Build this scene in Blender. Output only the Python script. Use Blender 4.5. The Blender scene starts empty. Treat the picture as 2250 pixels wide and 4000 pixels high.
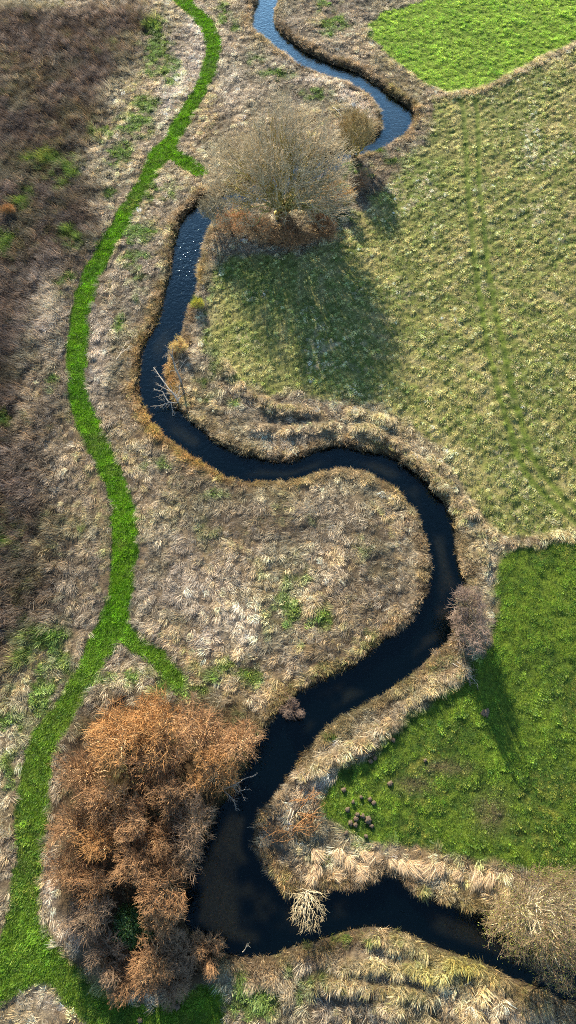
import bpy, math, random
import numpy as np
from mathutils import Vector

# ------------------------------------------------------------------ camera, sky, sun, exposure
C = bpy.context.scene
H = 60.0
TILT = math.radians(25.3)
FPX = 1288*24/18.0
cam = bpy.data.cameras.new('camera')
cam.sensor_fit = 'VERTICAL'; cam.sensor_height = 36; cam.lens = 24
cam.clip_end = 6000
camo = bpy.data.objects.new('camera', cam); C.collection.objects.link(camo)
camo.location = (0, 0, H); camo.rotation_euler = (TILT, 0, 0)
C.camera = camo

SUN_EL, SUN_AZ = 22.5, -16.5          # azimuth clockwise from +Y
w = bpy.data.worlds.new('World'); C.world = w; w.use_nodes = True
wn = w.node_tree; wn.nodes.clear()
sky = wn.nodes.new('ShaderNodeTexSky'); sky.sky_type = 'NISHITA'; sky.sun_disc = False
sky.sun_elevation = math.radians(SUN_EL); sky.sun_rotation = math.radians(SUN_AZ % 360)
sky.air_density = 1.0; sky.dust_density = 0.15; sky.ozone_density = 3.0
bg = wn.nodes.new('ShaderNodeBackground'); bg.inputs[1].default_value = 0.11
wo = wn.nodes.new('ShaderNodeOutputWorld')
wn.links.new(sky.outputs[0], bg.inputs[0]); wn.links.new(bg.outputs[0], wo.inputs[0])

sun = bpy.data.lights.new('sun', 'SUN'); sun.energy = 5.0; sun.angle = math.radians(0.5)
sun.color = (1.0, 0.89, 0.72)
suno = bpy.data.objects.new('sun', sun); C.collection.objects.link(suno)
el, az = math.radians(SUN_EL), math.radians(SUN_AZ)
sv = Vector((math.sin(az)*math.cos(el), math.cos(az)*math.cos(el), math.sin(el)))
suno.rotation_euler = sv.to_track_quat('Z', 'Y').to_euler(); suno.location = (0, 0, 90)
C.view_settings.view_transform = 'Standard'; C.view_settings.look = 'None'
C.view_settings.gamma = 1; C.view_settings.exposure = 1.74
C.cycles.filter_width = 1.0; C.cycles.use_denoising = False; C.cycles.pixel_filter_type = 'BLACKMAN_HARRIS'
cy = C.cycles; cy.max_bounces = 5; cy.diffuse_bounces = 2; cy.glossy_bounces = 2; cy.transmission_bounces = 3; cy.transparent_max_bounces = 6
cy.sample_clamp_indirect = 6

rng = np.random.default_rng(7)
col = C.collection

# ------------------------------------------------------------------ small tools
def at(px, py, z=0.0):
    """point where the photograph's pixel (1449 x 2576 grid) meets height z"""
    px = np.asarray(px, float); py = np.asarray(py, float)
    dx = (px-724.5)/FPX; dy = (1288-py)/FPX
    c, s = math.cos(TILT), math.sin(TILT)
    wy = dy*c + s; wz = dy*s - c
    t = (z-H)/wz
    return dx*t, wy*t
def proj(x, y, z):
    c, s = math.cos(TILT), math.sin(TILT)
    vy = y*c + (z-H)*s; vz = -y*s + (z-H)*c
    d = np.maximum(-vz, 1e-3)
    return 724.5+FPX*x/d, 1288-FPX*vy/d
def lin(r, g, b):
    f = lambda v: (v/255/12.92) if v/255 <= .04045 else ((v/255+.055)/1.055)**2.4
    return np.array([f(r), f(g), f(b)])
def pts(s, z=0.0):
    a = np.array([[float(v) for v in p.split(',')] for p in s.split()])
    x, y = at(a[:, 0], a[:, 1], z)
    return np.stack([x, y], 1)
def smooth(P, n=6):
    """Catmull-Rom resampling"""
    P = np.asarray(P); Q = np.vstack([2*P[0]-P[1], P, 2*P[-1]-P[-2]]); out = []
    for i in range(1, len(Q)-2):
        p0, p1, p2, p3 = Q[i-1:i+3]
        for k in range(n):
            t = k/n
            out.append(.5*((2*p1)+(-p0+p2)*t+(2*p0-5*p1+4*p2-p3)*t*t+(-p0+3*p1-3*p2+p3)*t**3))
    out.append(P[-1]); return np.array(out)
def sstep(a, b, x):
    t = np.clip((x-a)/(b-a), 0, 1); return t*t*(3-2*t)
def hsh(i, j, s):
    n = (i.astype(np.int64)*374761393 + j.astype(np.int64)*668265263 + s*974634777) & 0xffffffff
    n = ((n ^ (n >> 13))*1274126177) & 0xffffffff
    return ((n ^ (n >> 16)) & 0xffff)/65535.0
def noise(x, y, sc, seed=0, oc=3):
    """value noise 0..1, feature size sc"""
    t = 0; a = 1; tot = 0
    for o in range(oc):
        u = x/sc*2**o + 17.3*o; v = y/sc*2**o + 9.1*o
        i = np.floor(u); j = np.floor(v); fu = u-i; fv = v-j
        fu = fu*fu*(3-2*fu); fv = fv*fv*(3-2*fv)
        k = seed+o*31
        n = (hsh(i, j, k)*(1-fu)+hsh(i+1, j, k)*fu)*(1-fv)+(hsh(i, j+1, k)*(1-fu)+hsh(i+1, j+1, k)*fu)*fv
        t = t+a*n; tot += a; a *= .5
    return t/tot
def tag(o, label=None, cat=None, group=None, kind=None):
    if label: o['label'] = label
    if cat: o['category'] = cat
    if group: o['group'] = group
    if kind: o['kind'] = kind
    return o

# ------------------------------------------------------------------ layout traced in plan
Lbank = pts("700,-60 660,-30 650,0 638,30 635,65 650,90 675,105 700,125 724,144 760,168 810,188 850,203 895,218 935,245 952,270 963,295 962,325 940,345 910,360 870,375 830,385 770,400 700,430 630,462 560,485 520,497 500,510 465,545 445,590 435,644 432,674 425,709 412,764 395,814 370,849 361,879 353,924 350,969 355,1004 373,1044 410,1089 450,1117 490,1149 530,1174 575,1199 625,1209 665,1206 724,1209 775,1194 825,1179 865,1174 925,1189 975,1214 1005,1237 1025,1259 1047,1288 1060,1313 1070,1348 1082,1393 1086,1428 1082,1463 1080,1493 1055,1528 1035,1558 1000,1588 965,1613 935,1638 900,1668 850,1693 800,1718 755,1743 738,1758 700,1793 680,1818 655,1850 632,1900 596,1975 560,2022 530,2082 500,2140 475,2202 465,2257 465,2307 485,2350 515,2372 560,2392 600,2402 645,2405 700,2395 724,2382 800,2362 875,2337 945,2329 1005,2340 1045,2352 1085,2372 1165,2402 1225,2422 1290,2455 1350,2477 1390,2502 1449,2522 1540,2560", -.45)
Rbank = pts("740,-60 712,-30 700,0 688,35 692,60 705,80 724,98 770,130 820,155 860,168 900,182 940,207 985,240 1020,265 1040,288 1035,310 1020,335 990,357 955,377 920,390 890,402 865,415 835,440 785,462 720,490 660,512 600,528 560,540 535,560 520,590 505,644 497,684 495,724 480,759 467,789 462,819 450,849 430,874 420,909 417,954 425,989 440,1014 460,1039 500,1074 540,1109 585,1134 635,1149 675,1159 724,1161 765,1149 800,1134 840,1124 870,1124 915,1136 950,1139 1000,1159 1035,1184 1070,1209 1085,1234 1115,1264 1130,1288 1140,1333 1145,1378 1155,1423 1172,1466 1165,1490 1160,1520 1148,1560 1135,1598 1115,1623 1075,1653 1045,1683 1005,1713 965,1740 925,1763 880,1788 830,1818 785,1868 760,1898 740,1932 715,1962 680,2017 645,2037 637,2082 632,2127 665,2182 700,2232 724,2254 770,2258 815,2250 850,2242 915,2240 945,2227 970,2202 995,2207 1025,2242 1075,2262 1120,2277 1160,2292 1205,2305 1235,2332 1280,2352 1340,2385 1400,2415 1449,2440 1560,2490", -.45)
river_poly = np.vstack([smooth(Lbank, 4), smooth(Rbank, 4)[::-1]])
PathL = pts("390,-40 432,0 465,30 500,65 517,100 520,135 505,180 480,235 450,285 420,340 380,385 355,440 325,485 295,540 260,595 238,644 220,664 200,714 185,769 175,844 172,924 175,984 187,1034 200,1084 225,1134 255,1184 275,1229 283,1288 287,1348 285,1413 280,1478 265,1533 245,1583 220,1633 198,1683 170,1733 138,1780 100,1828 72,1880 55,1932 44,2007 42,2082 42,2157 32,2232 18,2307 -8,2382 -60,2440")
PathR = pts("440,-40 480,0 510,30 535,55 550,90 555,120 545,175 520,225 500,265 475,310 450,355 425,400 395,440 365,480 340,535 310,585 290,615 275,644 255,684 240,739 227,769 217,819 216,894 215,954 227,1004 240,1044 260,1094 285,1139 310,1189 325,1239 338,1288 344,1340 342,1388 332,1458 324,1513 316,1558 300,1613 280,1648 245,1703 212,1763 175,1818 138,1873 125,1932 124,2007 118,2057 109,2132 101,2207 98,2272 108,2322 125,2367 155,2407 200,2452 240,2487 290,2515 350,2529 425,2524 480,2500 520,2484 560,2500 560,2600")
path_poly = np.vstack([smooth(PathL, 4), pts("-120,2500 -60,2540 0,2527 40,2497 85,2472 130,2472 155,2507 185,2537 215,2567 240,2640 560,2640"), smooth(PathR, 4)[::-1]])
branch1 = pts("425,375 452,400 480,418 505,432")
branch2 = pts("315,1590 350,1620 385,1645 420,1675 438,1700 448,1712")
TOPG = pts("925,62 955,38 1040,8 1150,-60 1700,-60 1700,0 1449,108 1380,138 1300,180 1210,222 1130,236 1070,212 1000,162 945,112")
RIGHT = pts("1085,250 1130,243 1215,232 1305,192 1449,122 1700,20 1700,1300 1480,1335 1400,1350 1300,1368 1245,1352 1210,1290 1160,1210 1100,1120 1040,1065 960,1025 860,1003 700,985 620,975 560,930 525,860 530,760 545,690 600,640 720,640 850,600 905,540 960,470 1020,420 1075,340")
BOT = pts("1258,1375 1350,1368 1449,1350 1750,1300 1750,2190 1449,2195 1300,2185 1200,2165 1100,2145 1000,2125 900,2105 820,2060 800,1990 850,1935 930,1890 1000,1830 1060,1780 1140,1720 1215,1650 1238,1560 1248,1450")
BROWN = pts("-900,-60 -40,10 120,20 330,12 358,60 345,150 300,235 268,330 245,420 235,520 190,640 145,760 115,900 100,1050 125,1250 150,1400 140,1520 60,1620 -60,1720 -900,1720")
trackA = pts("1158,250 1167,285 1174,380 1177,475 1184,550 1192,644 1212,769 1224,859 1244,944 1257,994 1279,1069 1304,1149 1339,1209 1400,1270 1470,1330")
trackB = pts("1194,250 1202,285 1204,380 1207,480 1217,555 1224,644 1244,769 1269,884 1289,984 1314,1069 1339,1149 1390,1219 1449,1279 1500,1330")

# raster of signed distances in plan, 0.25 m
RS = .25; X0, X1, Y0, Y1 = -75, 75, -32, 150
gx = np.arange(X0, X1+RS, RS); gy = np.arange(Y0, Y1+RS, RS)
GX, GY = np.meshgrid(gx, gy)
def pdist(P, closed=False):
    P = np.asarray(P); Q = np.vstack([P, P[:1]]) if closed else P
    D = np.full(GX.shape, 1e9)
    for a, b in zip(Q[:-1], Q[1:]):
        d = b-a; L = d@d+1e-12
        t = np.clip(((GX-a[0])*d[0]+(GY-a[1])*d[1])/L, 0, 1)
        D = np.minimum(D, (GX-a[0]-t*d[0])**2+(GY-a[1]-t*d[1])**2)
    return np.sqrt(D)
def inside(P):
    P = np.asarray(P); r = np.zeros(GX.shape, bool)
    for (x1, y1), (x2, y2) in zip(P, np.roll(P, -1, 0)):
        if y1 == y2: continue
        r ^= ((y1 > GY) != (y2 > GY)) & (GX < (x2-x1)*(GY-y1)/(y2-y1)+x1)
    return r
def sdf(P):
    d = pdist(P, True); return np.where(inside(P), -d, d)
R = {}
R['riv'] = sdf(river_poly)
R['lb'] = pdist(smooth(Lbank, 3)); R['rb'] = pdist(smooth(Rbank, 3))
R['path'] = np.minimum(np.minimum(sdf(path_poly), pdist(branch1)-.95), pdist(branch2)-.75)
R['topg'] = sdf(TOPG); R['right'] = sdf(RIGHT); R['bot'] = sdf(BOT); R['brown'] = sdf(BROWN)
R['track'] = np.minimum(pdist(trackA), pdist(trackB))
R['edge1'] = pdist(pts("1085,250 1130,241 1212,228 1302,187 1380,143 1449,114 1600,40"))
R['edge2'] = pdist(pts("1190,1290 1250,1355 1300,1368 1400,1352 1449,1338 1600,1300"))
R['ridge1'] = pdist(pts("560,915 610,985 700,1030 800,1042 900,1045 980,1065 1060,1120 1120,1190 1160,1260 1195,1330 1215,1430"))
R['ridge2'] = pdist(pts("640,1075 720,1085 850,1072 930,1085 1000,1120 1070,1180 1110,1230"))
R['ridge3'] = pdist(pts("760,1955 860,1900 950,1850 1010,1790 1100,1720 1160,1690"))
rl = ["930,2350 1010,2368 1090,2400 1170,2440 1260,2475 1350,2520 1449,2575",
      "840,2420 930,2425 1010,2430 1060,2440 1130,2465 1200,2490 1260,2530",
      "800,2470 880,2480 960,2490 1040,2500 1120,2530 1200,2570",
      "860,2545 940,2530 1020,2545 1090,2570"]
R['ridge4'] = np.min([pdist(pts(s)) for s in rl], 0)
# green growth among the dead grass: px, py, rx, ry (pixels), strength
GB = [(395, 110, 30, 60, 1), (430, 180, 25, 40, .8), (385, 150, 18, 70, .7), (370, 270, 40, 28, .9), (330, 310, 50, 40, .8), (300, 365, 40, 50, .7), (260, 330, 30, 30, .5),
      (110, 400, 45, 25, .8), (180, 430, 35, 30, .6), (60, 500, 30, 30, .6), (150, 440, 30, 40, .5), (560, 35, 18, 22, .9), (590, 70, 14, 20, .6), (700, 185, 40, 14, .9), (640, 150, 35, 14, .5), (780, 235, 60, 16, .7), (20, 610, 25, 30, .8),
      (400, 480, 55, 22, .95), (350, 590, 50, 25, .9), (185, 600, 28, 25, .9), (280, 485, 14, 14, 1), (160, 720, 22, 25, .7), (170, 700, 20, 12, .8), (330, 640, 50, 15, .7), (335, 670, 30, 14, .6),
      (350, 720, 30, 50, .4), (300, 820, 20, 40, .4), (140, 960, 20, 30, .5), (265, 1115, 16, 30, .9), (20, 1350, 30, 60, .7), (10, 1060, 20, 25, .7), (200, 1330, 20, 25, .4), (60, 1640, 40, 40, .8),
      (130, 1600, 40, 50, .8), (170, 1680, 30, 40, .9), (110, 1720, 40, 50, .9), (60, 1560, 25, 30, .4), (30, 1800, 40, 60, .7), (100, 1770, 25, 30, 1), (20, 1930, 30, 60, .8),
      (430, 1730, 60, 26, .9), (480, 1740, 45, 20, .8), (560, 1690, 70, 26, .8), (640, 1700, 50, 30, .9), (350, 1700, 60, 22, .6), (255, 1700, 18, 20, .9), (610, 1665, 60, 14, .7),
      (720, 1540, 60, 60, .45), (800, 1560, 60, 35, .5), (740, 1450, 60, 50, .3), (500, 1350, 60, 40, .2), (900, 1380, 30, 25, .5), (780, 1310, 25, 14, .5), (690, 1430, 50, 40, .3),
      (520, 1250, 60, 16, .5), (400, 1170, 40, 20, .5), (560, 830, 40, 70, .9), (545, 760, 25, 50, .8), (560, 700, 30, 40, .8), (520, 800, 20, 40, .6), (590, 900, 60, 40, .8),
      (520, 980, 30, 30, .5), (490, 760, 12, 16, .9), (590, 1010, 30, 14, .4), (1000, 1320, 0, 0, 0),
      (820, 10, 30, 30, .6), (840, 60, 40, 20, .7), (950, 80, 25, 18, .8), (830, 85, 30, 12, .6), (900, 440, 40, 30, .6), (980, 400, 30, 16, .4), (870, 412, 22, 10, 1), (960, 380, 16, 7, 1), (1060, 420, 50, 60, .7), (860, 480, 30, 30, .6),
      (880, 540, 50, 40, .6), (1120, 300, 40, 40, .6), (1060, 1390, 0, 0, 0), (640, 2520, 60, 40, .8), (560, 2530, 60, 40, 1), (610, 2480, 30, 30, .6), (720, 2430, 40, 30, .3), (820, 2160, 60, 14, .6), (900, 2130, 30, 14, .6), (770, 2050, 30, 10, .6),
      (900, 1930, 0, 0, 0), (900, 2365, 60, 10, .8), (790, 2390, 40, 12, .6), (780, 2460, 60, 30, .3), (990, 2330, 0, 0, 0), (860, 2270, 20, 20, .3), (1100, 2250, 40, 20, .4), (910, 2400, 30, 12, .5), (750, 2500, 40, 30, .4), (840, 1850, 20, 14, .5)]
gp = np.zeros(GX.shape); PX, PY = proj(GX, GY, 0*GX)
for a, b, rx, ry, s in GB:
    if rx: gp = np.maximum(gp, s*np.exp(-(((PX-a)/rx)**2+((PY-b)/ry)**2)*.9))
R['green'] = gp
# bare pale / tan patches: white litter
wp = np.zeros(GX.shape)
for a, b, rx, ry, s in [(595, 1560, 45, 40, 1), (620, 1600, 50, 40, .8), (560, 1600, 60, 40, .6), (480, 1480, 90, 60, .4), (420, 1350, 60, 50, .4), (870, 235, 30, 12, .9), (910, 262, 22, 12, 1), (935, 290, 10, 18, 1), (790, 200, 50, 8, .7), (700, 160, 30, 10, .5), (490, 55, 22, 40, 1), (495, 150, 24, 60, 1), (450, 200, 24, 60, 1), (420, 260, 24, 50, 1), (580, 200, 40, 60, .6),
                        (820, 1975, 35, 16, 1), (130, 2230, 12, 80, 1), (150, 2340, 30, 40, .8), (190, 2360, 30, 25, .7), (1050, 2500, 40, 40, .5), (120, 800, 40, 100, .6), (250, 900, 25, 90, .6), (110, 2520, 70, 30, .6), (845, 2000, 20, 20, .6)]:
    wp = np.maximum(wp, s*np.exp(-(((PX-a)/rx)**2+((PY-b)/ry)**2)*.9))
R['pale'] = wp
R['thick'] = sdf(pts("190,1770 300,1745 440,1745 560,1770 640,1770 655,1860 590,1990 530,2090 490,2180 470,2340 560,2400 520,2470 400,2505 330,2505 240,2455 160,2370 130,2300 125,2000"))
def samp(k, x, y):
    A = R[k]; u = np.clip((x-X0)/RS, 0, A.shape[1]-1.001); v = np.clip((y-Y0)/RS, 0, A.shape[0]-1.001)
    i = u.astype(int); j = v.astype(int); fu = u-i; fv = v-j
    return (A[j, i]*(1-fu)+A[j, i+1]*fu)*(1-fv)+(A[j+1, i]*(1-fu)+A[j+1, i+1]*fu)*fv

WATER = -.62
def zones(x, y):
    """weights of every kind of ground cover at (x, y)"""
    j = (noise(x, y, 1.6, 5)-.5)
    Z = {}
    riv = samp('riv', x, y); pth = samp('path', x, y)+j*.75-.13
    Z['riv'] = riv
    Z['path'] = 1-sstep(-.12, .12, pth)
    Z['topg'] = (1-sstep(-.3, .3, samp('topg', x, y)+j*1.5))*(1-Z['path'])
    Z['bot'] = (1-sstep(-.4, .4, samp('bot', x, y)+j*2))
    Z['right'] = (1-sstep(-.6, .6, samp('right', x, y)+j*2.5))
    Z['bank'] = (1-sstep(.5, 1.5, riv+j*2.4))*(1-Z['path'])
    Z['brown'] = (1-sstep(-2.5, 2.5, samp('brown', x, y)+(noise(x, y, 7, 9)-.5)*9))*(1-Z['path'])
    rest = 1-np.maximum.reduce([Z['path'], Z['topg'], Z['bot'], Z['right']])
    g = samp('green', x, y)
    Z['green'] = np.clip(sstep(.10, .80, g*.95+(noise(x, y, .9, 21, 4)-.5)*2.6*(.27+g))+.13*sstep(.5, .7, noise(x, y, 4.5, 23, 3)), 0, 1)*rest
    Z['pale'] = samp('pale', x, y)
    Z['thick'] = (1-sstep(-1.2, .8, samp('thick', x, y)+j*2))*(1-Z['path'])
    Z['ridge'] = np.maximum.reduce([1-sstep(.25, .9, samp('ridge1', x, y)+j), 1-sstep(.2, .8, samp('ridge2', x, y)+j), 1-sstep(.3, 1.0, samp('ridge3', x, y)+j),
                                    1-sstep(.3, .9, samp('ridge4', x, y)+j), 1-sstep(.2, .8, samp('edge2', x, y)+j), 1-sstep(.3, .8, samp('edge1', x, y)+j)])
    Z['ridge'] = Z['ridge']*(.35+.65*sstep(.32, .55, noise(x, y, 1.9, 33, 3)))
    Z['rest'] = rest
    return Z
ROW = math.radians(38)
def height(x, y):
    riv = samp('riv', x, y); pth = samp('path', x, y)
    far = np.maximum(np.abs(x)-70, np.maximum(y-145, -30-y))
    h = (noise(x, y, 9, 1, 2)-.5)*.35 + (noise(x, y, 2.4, 2, 2)-.5)*.22 + (noise(x, y, .62, 4, 2)-.5)*.24
    h *= np.where(pth < .3, .25, 1)
    Zr = np.maximum.reduce([1-sstep(0, 1.0, samp(k, x, y)) for k in ('ridge1', 'ridge2', 'ridge3', 'ridge4')])
    h = h + .62*Zr*(.25+.75*sstep(.3, .6, noise(x, y, 1.9, 33, 3))) + .12*(1-sstep(0, .8, np.minimum(samp('edge1', x, y), samp('edge2', x, y))))
    inr = 1-sstep(-.6, .6, samp('right', x, y))
    u = x*math.cos(ROW)+y*math.sin(ROW); v = -x*math.sin(ROW)+y*math.cos(ROW)
    h = h + inr*.025*np.sin(v*2*math.pi/1.15+(noise(x, y, 4, 8, 2)-.5)*5)
    h = h - inr*.10*np.exp(-(samp('track', x, y)/.3)**2)
    bank = sstep(-.1, .6, riv); bed = sstep(-1.6, .1, riv)
    z = h*bank + (1-bank)*(-.85) + (1-bed)*(-.30)
    z = np.where(riv < -.25, -.85-.30*(1-bed)+.12*(noise(x, y, 2.5, 12)-.5), z)
    return np.where(far > 0, (noise(x, y, 60, 3, 2)-.5)*.6*sstep(0, 60, far)+z*(1-sstep(0, 10, far)), z)

# colours (albedo)
P_green = [lin(78, 118, 36), lin(124, 150, 46), lin(58, 96, 34), lin(168, 172, 72)]
P_path = [lin(70, 112, 18), lin(86, 135, 16), lin(110, 152, 22), lin(66, 108, 14)]
P_straw = [lin(190, 172, 138), lin(230, 211, 174), lin(140, 124, 104), lin(212, 184, 136), lin(158, 158, 96)]
P_brown = [lin(88, 76, 70), lin(122, 102, 90), lin(72, 70, 66), lin(106, 82, 66), lin(80, 84, 56)]
P_right = [lin(222, 204, 156), lin(196, 184, 122), lin(124, 140, 66), lin(238, 218, 176)]
P_bank = [lin(128, 108, 80), lin(186, 158, 116), lin(96, 82, 64), lin(160, 130, 84), lin(104, 106, 56)]
P_top = [lin(132, 170, 54), lin(158, 184, 74), lin(106, 150, 44)]
def pick(P, t):
    P = np.array(P); t = np.clip(t, 0, .999)*(len(P)-1); i = t.astype(int); f = (t-i)[:, None]
    return P[i]*(1-f)+P[np.minimum(i+1, len(P)-1)]*f
def mixc(a, b, w_): return a*(1-w_[:, None])+b*w_[:, None]
def cover_colour(x, y, Z, r):
    n1 = np.clip(noise(x, y, 3.5, 40, 4)*1.5-.25, 0, 1); n2 = noise(x, y, 14, 44, 3)
    t = np.clip(.55*n1+.55*r-.05, 0, 1)
    band = np.where(samp('path', x, y) < samp('riv', x, y), noise(samp('path', x, y), y*.16, .75, 91, 2), noise(samp('riv', x, y), (x+y)*.14, .8, 92, 2))
    t = np.clip(t+(band-.5)*.5, 0, 1)
    band2 = np.where(samp('path', x, y) < samp('riv', x, y), noise(samp('path', x, y), y*.1, 2.1, 93, 2), noise(samp('riv', x, y), (x+y)*.1, 2.1, 94, 2))
    c = pick(P_straw, t)*((.6+.8*band)*(.72+.56*sstep(.25, .75, band2)))[:, None]
    c = mixc(c, np.tile(lin(138, 126, 110), (len(x), 1)), np.clip(n2*1.6-.55, 0, .7))
    c = mixc(c, pick(P_bank, t), Z['bank']*.85)
    c = mixc(c, pick(P_brown, t), Z['brown']*.9)
    c = mixc(c, pick([lin(88, 68, 46), lin(112, 86, 58), lin(58, 66, 34)], r), Z['thick']*.9)
    c = mixc(c, np.tile(lin(232, 214, 192), (len(x), 1)), Z['pale']*.95)
    px, py = proj(x, y, 0*x)
    gr = np.clip(.12+.5*np.exp(-(((px-640)/230)**2+((py-720)/170)**2))+.55*np.exp(-(((px-1080)/90)**2+((py-420)/110)**2))+.35*np.exp(-(((px-800)/200)**2+((py-950)/70)**2)), 0, 1)
    rc = pick(P_right, np.clip(t, 0, 1)); rc = mixc(rc, pick(P_green, t), np.clip(gr*1.1-r*.8, 0, 1)*.9)
    rv = -x*math.sin(ROW)+y*math.cos(ROW); rc = rc*(.86+.3*sstep(-.4, .8, np.sin(rv*2*math.pi/.85+(noise(x, y, 3, 8, 3)-.5)*4)))[:, None]
    rc = mixc(rc, pick(P_green, r), (np.exp(-(samp('track', x, y)/.37)**4))*.8)
    c = mixc(c, rc, Z['right']*(1-Z['bank']))
    c = mixc(c, pick(P_top, t), Z['topg'])
    bc = pick(P_green, t)
    bl = np.maximum.reduce([np.exp(-(((px-a)/b)**2+((py-c_)/d)**2)) for a, b, c_, d in ((1040, 45, 1975, 22), (1235, 40, 2045, 45), (1120, 60, 1930, 18))])
    bc = mixc(bc, np.tile(lin(125, 110, 84), (len(x), 1)), np.clip(bl*1.2*(.4+r), 0, 1)*.75)
    c = mixc(c, bc, Z['bot'])
    c = mixc(c, mixc(pick(P_bank, r), pick(P_straw, r), np.full(len(x), .6)), Z['ridge']*(1-Z['path'])*.85)
    yg = np.exp(-(((px-1180)/260)**2+((py-2440)/60)**2))*Z['ridge']
    c = mixc(c, np.tile(lin(176, 164, 74), (len(x), 1)), yg*.6)
    og = np.exp(-((samp('lb', x, y)-.6)/1.1)**2)*sstep(650, 800, py)*(1-sstep(1180, 1260, py))*(px < 760)
    og = np.maximum(og, np.exp(-((samp('rb', x, y)-.6)/1.0)**2)*sstep(640, 700, py)*(1-sstep(980, 1060, py))*(px < 560))
    c = mixc(c, pick([lin(176, 138, 44), lin(196, 136, 60), lin(150, 140, 48)], r), og*.45*(1-Z['green']*.5)*sstep(.3, .55, noise(x, y, 2.2, 90, 3)))
    c = mixc(c, mixc(pick(P_path, t), pick(P_green, t), np.clip(.35+.6*Z['brown'], 0, 1)), Z['green']*.8)
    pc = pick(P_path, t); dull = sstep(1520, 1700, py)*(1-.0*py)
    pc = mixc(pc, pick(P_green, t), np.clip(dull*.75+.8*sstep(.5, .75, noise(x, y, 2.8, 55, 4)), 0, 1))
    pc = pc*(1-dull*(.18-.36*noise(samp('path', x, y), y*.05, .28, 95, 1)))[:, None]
    c = mixc(c, pc, Z['path'])
    return c

# ------------------------------------------------------------------ materials
def nt(m): m.use_nodes = True; n = m.node_tree; n.nodes.clear(); return n
def link(n, a, b): n.links.new(a, b)
def grass_mat(name, trans=.35, rough=.6):
    m = bpy.data.materials.new(name); n = nt(m)
    tint = n.nodes.new('ShaderNodeAttribute'); tint.attribute_type = 'INSTANCER'; tint.attribute_name = 'tint'
    b = n.nodes.new('ShaderNodeAttribute'); b.attribute_name = 'blade'
    mul = n.nodes.new('ShaderNodeMix'); mul.data_type = 'RGBA'; mul.blend_type = 'MULTIPLY'; mul.inputs[0].default_value = 1
    link(n, tint.outputs['Color'], mul.inputs[6]); link(n, b.outputs['Color'], mul.inputs[7])
    d = n.nodes.new('ShaderNodeBsdfPrincipled'); d.inputs['Roughness'].default_value = rough
    d.inputs['Specular IOR Level'].default_value = .25
    t = n.nodes.new('ShaderNodeBsdfTranslucent'); mx = n.nodes.new('ShaderNodeMixShader'); mx.inputs[0].default_value = trans
    link(n, mul.outputs[2], d.inputs['Base Color']); link(n, mul.outputs[2], t.inputs['Color'])
    link(n, d.outputs[0], mx.inputs[1]); link(n, t.outputs[0], mx.inputs[2])
    o = n.nodes.new('ShaderNodeOutputMaterial'); link(n, mx.outputs[0], o.inputs[0]); return m
def ground_mat():
    m = bpy.data.materials.new('ground_litter'); n = nt(m)
    a = n.nodes.new('ShaderNodeAttribute'); a.attribute_name = 'cover'
    geo = n.nodes.new('ShaderNodeNewGeometry')
    nz = n.nodes.new('ShaderNodeTexNoise'); nz.inputs['Scale'].default_value = 5; nz.inputs['Detail'].default_value = 6; nz.inputs['Roughness'].default_value = .75
    link(n, geo.outputs['Position'], nz.inputs['Vector'])
    rp = n.nodes.new('ShaderNodeValToRGB'); rp.color_ramp.elements[0].position = .3; rp.color_ramp.elements[0].color = (.35, .33, .30, 1)
    rp.color_ramp.elements[1].position = .75; rp.color_ramp.elements[1].color = (1.15, 1.1, 1.0, 1)
    link(n, nz.outputs['Fac'], rp.inputs[0])
    mul = n.nodes.new('ShaderNodeMix'); mul.data_type = 'RGBA'; mul.blend_type = 'MULTIPLY'; mul.inputs[0].default_value = 1
    link(n, a.outputs['Color'], mul.inputs[6]); link(n, rp.outputs[0], mul.inputs[7])
    bp = n.nodes.new('ShaderNodeBump'); bp.inputs['Strength'].default_value = .9; bp.inputs['Distance'].default_value = .12
    link(n, nz.outputs['Fac'], bp.inputs['Height'])
    d = n.nodes.new('ShaderNodeBsdfPrincipled'); d.inputs['Roughness'].default_value = .9; d.inputs['Specular IOR Level'].default_value = .1
    link(n, mul.outputs[2], d.inputs['Base Color']); link(n, bp.outputs[0], d.inputs['Normal'])
    o = n.nodes.new('ShaderNodeOutputMaterial'); link(n, d.outputs[0], o.inputs[0]); return m
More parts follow.
